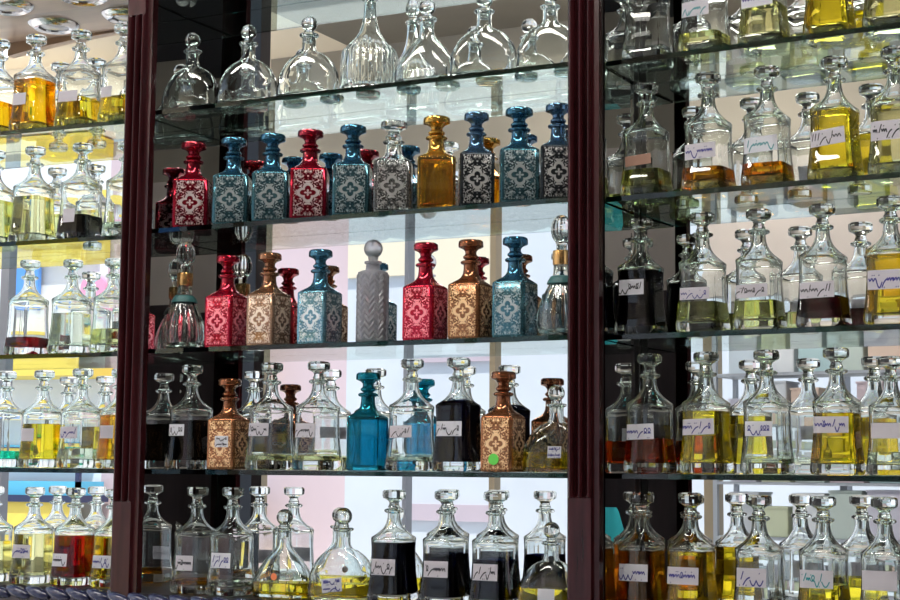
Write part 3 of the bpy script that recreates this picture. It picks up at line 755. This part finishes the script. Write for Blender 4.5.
# ---- middle bay, second shelf: coloured cut glass
U = [-2.002, -1.9, -1.804, -1.713, -1.613, -1.52, -1.425, -1.339, -1.249, -1.169]
cols = ['red', 'blue', 'blue', 'red', 'blue', 'clear', 'gold', 'steel', 'blue', 'steel']
lbs = ['dark red cut glass bottle nearest the left pilaster, second shelf', 'blue cut glass bottle right beside the leftmost red one, second shelf',
       'blue-grey cut glass bottle just left of the larger red one, second shelf', 'bright red cut glass bottle with silver scrolls between two blue ones, second shelf',
       'blue cut glass bottle between the red and the clear one, second shelf', 'clear cut glass bottle with smoky stopper left of the gold one',
       'plain gold glass bottle with a gold disc stopper, second shelf', 'dark patterned bottle with steel blue neck right of the gold one',
       'blue cut glass bottle second from the right pilaster, second shelf', 'dark patterned blue-necked bottle against the right pilaster, second shelf']
for i, u in enumerate(U):
    bottle('C', 1, u, 'cut', lbs[i], A30 + random.uniform(-.05, .05), colour=cols[i], s=(1.0, 1.0, .97) if i in (7, 9) else (1.10, 1.10, .97))
# ---- middle bay, third shelf
U = [-2.022, -1.908, -1.805, -1.684, -1.563, -1.446, -1.349, -1.256, -1.165]
bottle('C', 2, U[0], 'ribflask', 'clear ribbed flask with gold collar nearest the left pilaster, third shelf', ins=.06)
bottle('C', 2, U[1], 'cut', 'crimson cut glass bottle right of the left ribbed flask, third shelf', 0, colour='pinkred')
bottle('C', 2, U[2], 'cut', 'rose gold cut glass bottle between the crimson and pale blue ones', 0, colour='rose')
bottle('C', 2, U[3], 'cut', 'pale blue cut glass bottle left of the frosted cylinder, third shelf', 0, colour='skyblue')
bottle('C', 2, U[4], 'herring', 'frosted cylindrical bottle with herringbone relief and round ball stopper')
bottle('C', 2, U[5], 'cut', 'crimson cut glass bottle right of the frosted cylinder, third shelf', 0, colour='pinkred')
bottle('C', 2, U[6], 'cut', 'copper and gold cut glass bottle between crimson and blue ones, third shelf', 0, colour='copper')
bottle('C', 2, U[7], 'cut', 'blue cut glass bottle right of the copper one, third shelf', 0, colour='blue')
bottle('C', 2, U[8], 'ribflask', 'clear ribbed flask with gold collar against the right pilaster, third shelf', ins=.06)
# ---- middle bay, fourth shelf
U = [-1.991, -1.896, -1.794, -1.684, -1.57, -1.473, -1.373, -1.279, -1.194]
bottle('C', 3, U[0], 'dec', 'decanter of black liquid with white label nearest the left pilaster, fourth shelf', liq=(.098, 'black'), lab=LB('white', 'k', -.012, .080, .034, .022))
bottle('C', 3, U[1], 'cut', 'copper cut glass bottle with square white label, fourth shelf', .02, s=.97, colour='copper', lab=LB('white', 'k', .004, .058, .028, .022, 0, 2))
bottle('C', 3, U[2], 'dec', 'clear decanter with wide white label right of the labelled copper bottle', liq=(.026, 'pale'), lab=LB('lilac', 'k', -.008, .080, .044, .024))
bottle('C', 3, U[3], 'dec', 'clear decanter with near invisible pale label left of the teal bottle', liq=(.026, 'pale'), lab=LB('lilac', 'k', -.008, .078, .040, .026))
bottle('C', 3, U[4], 'cut', 'bright teal glass bottle with disc stopper, fourth shelf', .25, s=1.0, colour='teal')
bottle('C', 3, U[5], 'dec', 'clear decanter with dark script on its label right of the teal bottle', liq=(.020, 'clearish'), lab=LB('lilac', 'k', -.004, .075, .042, .022, .03))
bottle('C', 3, U[6], 'dec', 'decanter full of navy liquid left of the copper bottle with green sticker', liq=(.128, 'navy'), lab=LB('white', 'k', -.002, .080, .046, .026))
bottle('C', 3, U[7], 'cut', 'copper cut glass bottle with round green sticker on its front', .02, s=.98, colour='copper', stick=(GREEN, -.004, .024, .0105))
bottle('C', 3, -1.180, 'flask', 'flask of yellow liquid with small label against the right pilaster, fourth shelf', .1, liq=(.040, 'yellow'), lab=LB('white', 'b', .004, .040, .024, .022, 0, 2), ins=.072, s=.93)
# ---- middle bay, bottom
U = [-2.02, -1.97, -1.882, -1.762, -1.626, -1.509, -1.397, -1.294, -1.193]
bottle('C', 4, U[1], 'dec', 'clear decanter with a little pale amber liquid nearest the left pilaster, bottom row', liq=(.022, 'amber'), lab=LB('lilac', 'k', -.004, .062, .036, .028))
bottle('C', 4, U[2], 'dec', 'nearly empty clear decanter second from the left pilaster, bottom row', liq=(.018, 'clearish'), lab=LB('white', 'b', -.002, .070, .040, .028))
bottle('C', 4, U[3], 'cone', 'flask with shallow yellow liquid and small orange sticker, bottom row', .05, liq=(.030, 'yellow'), ins=.06, s=1.0, stick=(ORANGE, -.004, .042, .007))
bottle('C', 4, U[4], 'flask', 'wide arched flask of shallow yellow liquid with two-line white label', .1, liq=(.032, 'yellow'), lab=LB('white', 'b', -.008, .030, .036, .024, .12, 2), ins=.06, s=1.03)
bottle('C', 4, U[5], 'dec', 'decanter of black liquid filled to the shoulder, leftmost of three, bottom row', liq=(.114, 'navy'), lab=LB('lilac', 'k', -.004, .070, .044, .028))
bottle('C', 4, U[6], 'dec', 'decanter of black liquid between two others like it, bottom row', liq=(.096, 'navy'), lab=LB('lilac', 'k', -.002, .070, .044, .028))
bottle('C', 4, U[7], 'dec', 'decanter of blue-black liquid, rightmost of three, bottom row', liq=(.088, 'navy'), lab=LB('lilac', 'k', -.002, .068, .044, .028))
bottle('C', 4, -1.180, 'flask', 'arched flask of pale yellow liquid against the right pilaster, bottom row', .1, liq=(.045, 'yellow'), lab=LB('white', None, .000, .032, .030, .026), ins=.05, s=.93)
# ---- right bay
U = [-1.162, -1.05, -0.938, -0.82, -0.716]
bottle('R', 0, U[0], 'dec', 'empty clear decanter beside the pilaster, top right shelf', s=1.0)
bottle('R', 0, U[1], 'dec', 'decanter of pale liquid with label, second from the pilaster, top right shelf', liq=(.035, 'pale'), lab=LB('lilac', 't', -.004, .080, .046, .026))
bottle('R', 0, U[2], 'dec', 'decanter of pale yellow liquid with blue script, middle of the top right shelf', liq=(.072, 'pale'), lab=LB('white', 'b', -.004, .082, .050, .028, .05))
bottle('R', 0, U[3], 'dec', 'decanter of bright yellow liquid without label on the top right shelf', liq=(.10, 'yellow'))
bottle('R', 0, U[4], 'dec', 'decanter of pale yellow liquid at the right edge, top right shelf', liq=(.07, 'pale'), lab=LB('lilac', 't', .0, .080, .044, .024))
U = [-1.165, -1.045, -0.935, -0.814, -0.71]
bottle('R', 1, U[0], 'dec', 'decanter of shallow green liquid with brown label beside the pilaster, second right shelf', liq=(.048, 'green'), lab=LB('brown', None, -.002, .066, .044, .018, .06))
bottle('R', 1, U[1], 'dec', 'decanter of shallow amber liquid with lilac label, second along the second right shelf', s=1.02, liq=(.040, 'amber'), lab=LB('lilac', 'b', -.002, .070, .050, .026, .03))
bottle('R', 1, U[2], 'dec', 'decanter of shallow amber liquid, in the middle of the second right shelf', s=1.01, liq=(.038, 'amber'), lab=LB('white', 't', -.002, .072, .052, .026, .05))
bottle('R', 1, U[3], 'dec', 'brimming yellow decanter with black script, fourth along the second right shelf', s=1.02, liq=(.118, 'yellow'), lab=LB('lilac', 'k', -.002, .072, .054, .026, .08))
bottle('R', 1, U[4], 'dec', 'decanter of pale yellow liquid at the right edge, second right shelf', s=1.04, liq=(.112, 'pale'), lab=LB('lilac', 'k', -.004, .072, .050, .030))
U = [-1.178, -1.058, -0.953, -0.839, -0.722]
bottle('R', 2, U[0], 'dec', 'decanter of navy liquid with white label beside the pilaster, third right shelf', liq=(.116, 'navy'), lab=LB('white', 'k', -.004, .086, .042, .026))
bottle('R', 2, U[1], 'dec', 'decanter of pale green liquid with blue script, second along the third right shelf', s=1.01, liq=(.052, 'green'), lab=LB('lilac', 'b', -.002, .068, .048, .020))
bottle('R', 2, U[2], 'dec', 'decanter of pale green liquid left of the maroon one, third right shelf', liq=(.050, 'green'), lab=LB('lilac', 'k', -.004, .068, .050, .022, .03))
bottle('R', 2, U[3], 'dec', 'decanter of shallow maroon liquid with wide lilac label, third right shelf', liq=(.052, 'maroon'), lab=LB('lilac', 'k', .0, .064, .054, .026, .02))
bottle('R', 2, U[4], 'dec', 'decanter of yellow liquid at the right edge, third right shelf', s=1.02, liq=(.114, 'gold'), lab=LB('lilac', 'b', .0, .074, .052, .030))
U = [-1.161, -1.053, -0.942, -0.819, -0.727]
bottle('R', 3, U[0], 'dec', 'decanter of red-brown liquid with white label beside the pilaster, fourth right shelf', liq=(.060, 'redamber'), lab=LB('white', 'b', -.006, .074, .046, .026, .03))
bottle('R', 3, U[1], 'dec', 'decanter full of golden yellow liquid, second along the fourth right shelf', liq=(.108, 'yellow'), lab=LB('lilac', 'b', -.004, .082, .052, .026, .03))
bottle('R', 3, U[2], 'dec', 'clear decanter with pale liquid and blue script, middle of the fourth right shelf', liq=(.020, 'clearish'), lab=LB('white', 'b', -.004, .078, .042, .024))
bottle('R', 3, U[3], 'dec', 'decanter of amber-yellow liquid with lilac label, fourth along the fourth right shelf', liq=(.102, 'gold'), lab=LB('lilac', 'b', -.002, .084, .052, .026))
bottle('R', 3, U[4], 'dec', 'pale decanter at the right edge, fourth right shelf', s=.92, liq=(.04, 'clearish'), lab=LB('lilac', None, .0, .080, .048, .026))
U = [-1.178, -1.083, -0.959, -0.846, -0.742]
bottle('R', 4, U[0], 'dec', 'decanter of amber liquid with blue script beside the pilaster, bottom right row', liq=(.112, 'deepamber'), lab=LB('white', 'b', -.002, .076, .048, .028))
bottle('R', 4, U[1], 'dec', 'decanter of yellow liquid with lilac label, second along the bottom right row', liq=(.114, 'gold'), lab=LB('lilac', 'b', -.004, .074, .052, .028))
bottle('R', 4, U[2], 'dec', 'empty decanter with lilac label, middle of the bottom right row', lab=LB('lilac', 'b', -.002, .076, .046, .030))
bottle('R', 4, U[3], 'dec', 'decanter of shallow yellow liquid with teal script, bottom right row', liq=(.066, 'yellow'), lab=LB('lilac', 't', -.002, .078, .050, .028))
bottle('R', 4, U[4], 'dec', 'clear decanter with plain label at the right edge, bottom right row', lab=LB('lilac', None, -.002, .080, .050, .030))
# ---- left bay
U = [-2.397, -2.293, -2.169, -2.052]
bottle('L', 0, U[0], 'dec', 'decanter of orange liquid cut by the left edge, top left shelf', s=1.06, liq=(.070, 'orange'))
bottle('L', 0, U[1], 'dec', 'decanter full of orange liquid with pale label, top left shelf', s=1.06, liq=(.112, 'orange'), lab=LB('lilac', None, -.012, .070, .030, .024))
bottle('L', 0, U[2], 'dec', 'decanter half full of yellow-green liquid between two others, top left shelf', s=1.05, liq=(.062, 'yellow'), lab=LB('lilac', None, -.004, .066, .042, .022))
bottle('L', 0, U[3], 'dec', 'decanter of shallow yellow liquid beside the pilaster, top left shelf', s=1.06, liq=(.055, 'yellow'), lab=LB('lilac', None, -.016, .066, .024, .022))
U = [-2.396, -2.284, -2.154, -2.035]
bottle('L', 1, U[0], 'dec', 'decanter of yellow-green liquid cut by the left edge, second left shelf', s=1.03, liq=(.098, 'green'))
bottle('L', 1, U[1], 'dec', 'decanter of pale yellow liquid left of the black one, second left shelf', s=1.03, liq=(.100, 'pale'))
bottle('L', 1, U[2], 'dec', 'decanter with shallow black liquid and grey label, second left shelf', s=1.02, liq=(.052, 'black'), lab=LB('lilac', None, -.004, .052, .026, .028))
bottle('L', 1, U[3], 'dec', 'nearly empty clear decanter beside the pilaster, second left shelf', liq=(.03, 'clearish'))
U = [-2.401, -2.287, -2.17, -2.06]
bottle('L', 2, U[1], 'dec', 'decanter with shallow dark red liquid, third left shelf', liq=(.038, 'darkred'))
bottle('L', 2, U[2], 'dec', 'decanter of clear pale liquid in the middle of the third left shelf', s=.98, liq=(.09, 'clearish'))
bottle('L', 2, U[3], 'dec', 'decanter with yellow-green liquid beside the pilaster, third left shelf', s=.97, liq=(.052, 'green'))
U = [-2.341, -2.237, -2.134, -2.032]
bottle('L', 3, U[0], 'dec', 'decanter with shallow emerald green liquid, fourth left shelf', liq=(.034, 'emerald'))
bottle('L', 3, U[1], 'dec', 'decanter full of yellow liquid with pale label, fourth left shelf', liq=(.094, 'yellow'), lab=LB('lilac', None, -.014, .072, .030, .026))
bottle('L', 3, U[2], 'dec', 'clear decanter with pale label right of the yellow one, fourth left shelf', s=1.01, liq=(.04, 'clearish'), lab=LB('lilac', 'b', -.008, .076, .040, .024))
bottle('L', 3, U[3], 'dec', 'decanter of orange liquid beside the pilaster, fourth left shelf', liq=(.112, 'orange'), lab=LB('lilac', None, -.010, .078, .030, .026))
U = [-2.362, -2.251, -2.142, -2.04]
bottle('L', 4, U[0], 'dec', 'decanter of pale liquid cut by the left edge, bottom left row', s=.97, liq=(.09, 'pale'))
bottle('L', 4, U[1], 'dec', 'decanter of pale yellow liquid with lilac label, bottom left row', s=.97, liq=(.108, 'pale'), lab=LB('lilac', 'b', -.008, .072, .044, .028))
bottle('L', 4, U[2], 'dec', 'decanter of dark red liquid with white label, bottom left row', s=.97, liq=(.108, 'red'), lab=LB('white', 'k', -.012, .056, .036, .026))
bottle('L', 4, U[3], 'dec', 'decanter of yellow liquid with label beside the pilaster, bottom left row', s=.96, liq=(.110, 'yellow'), lab=LB('white', 'b', -.006, .056, .042, .026))
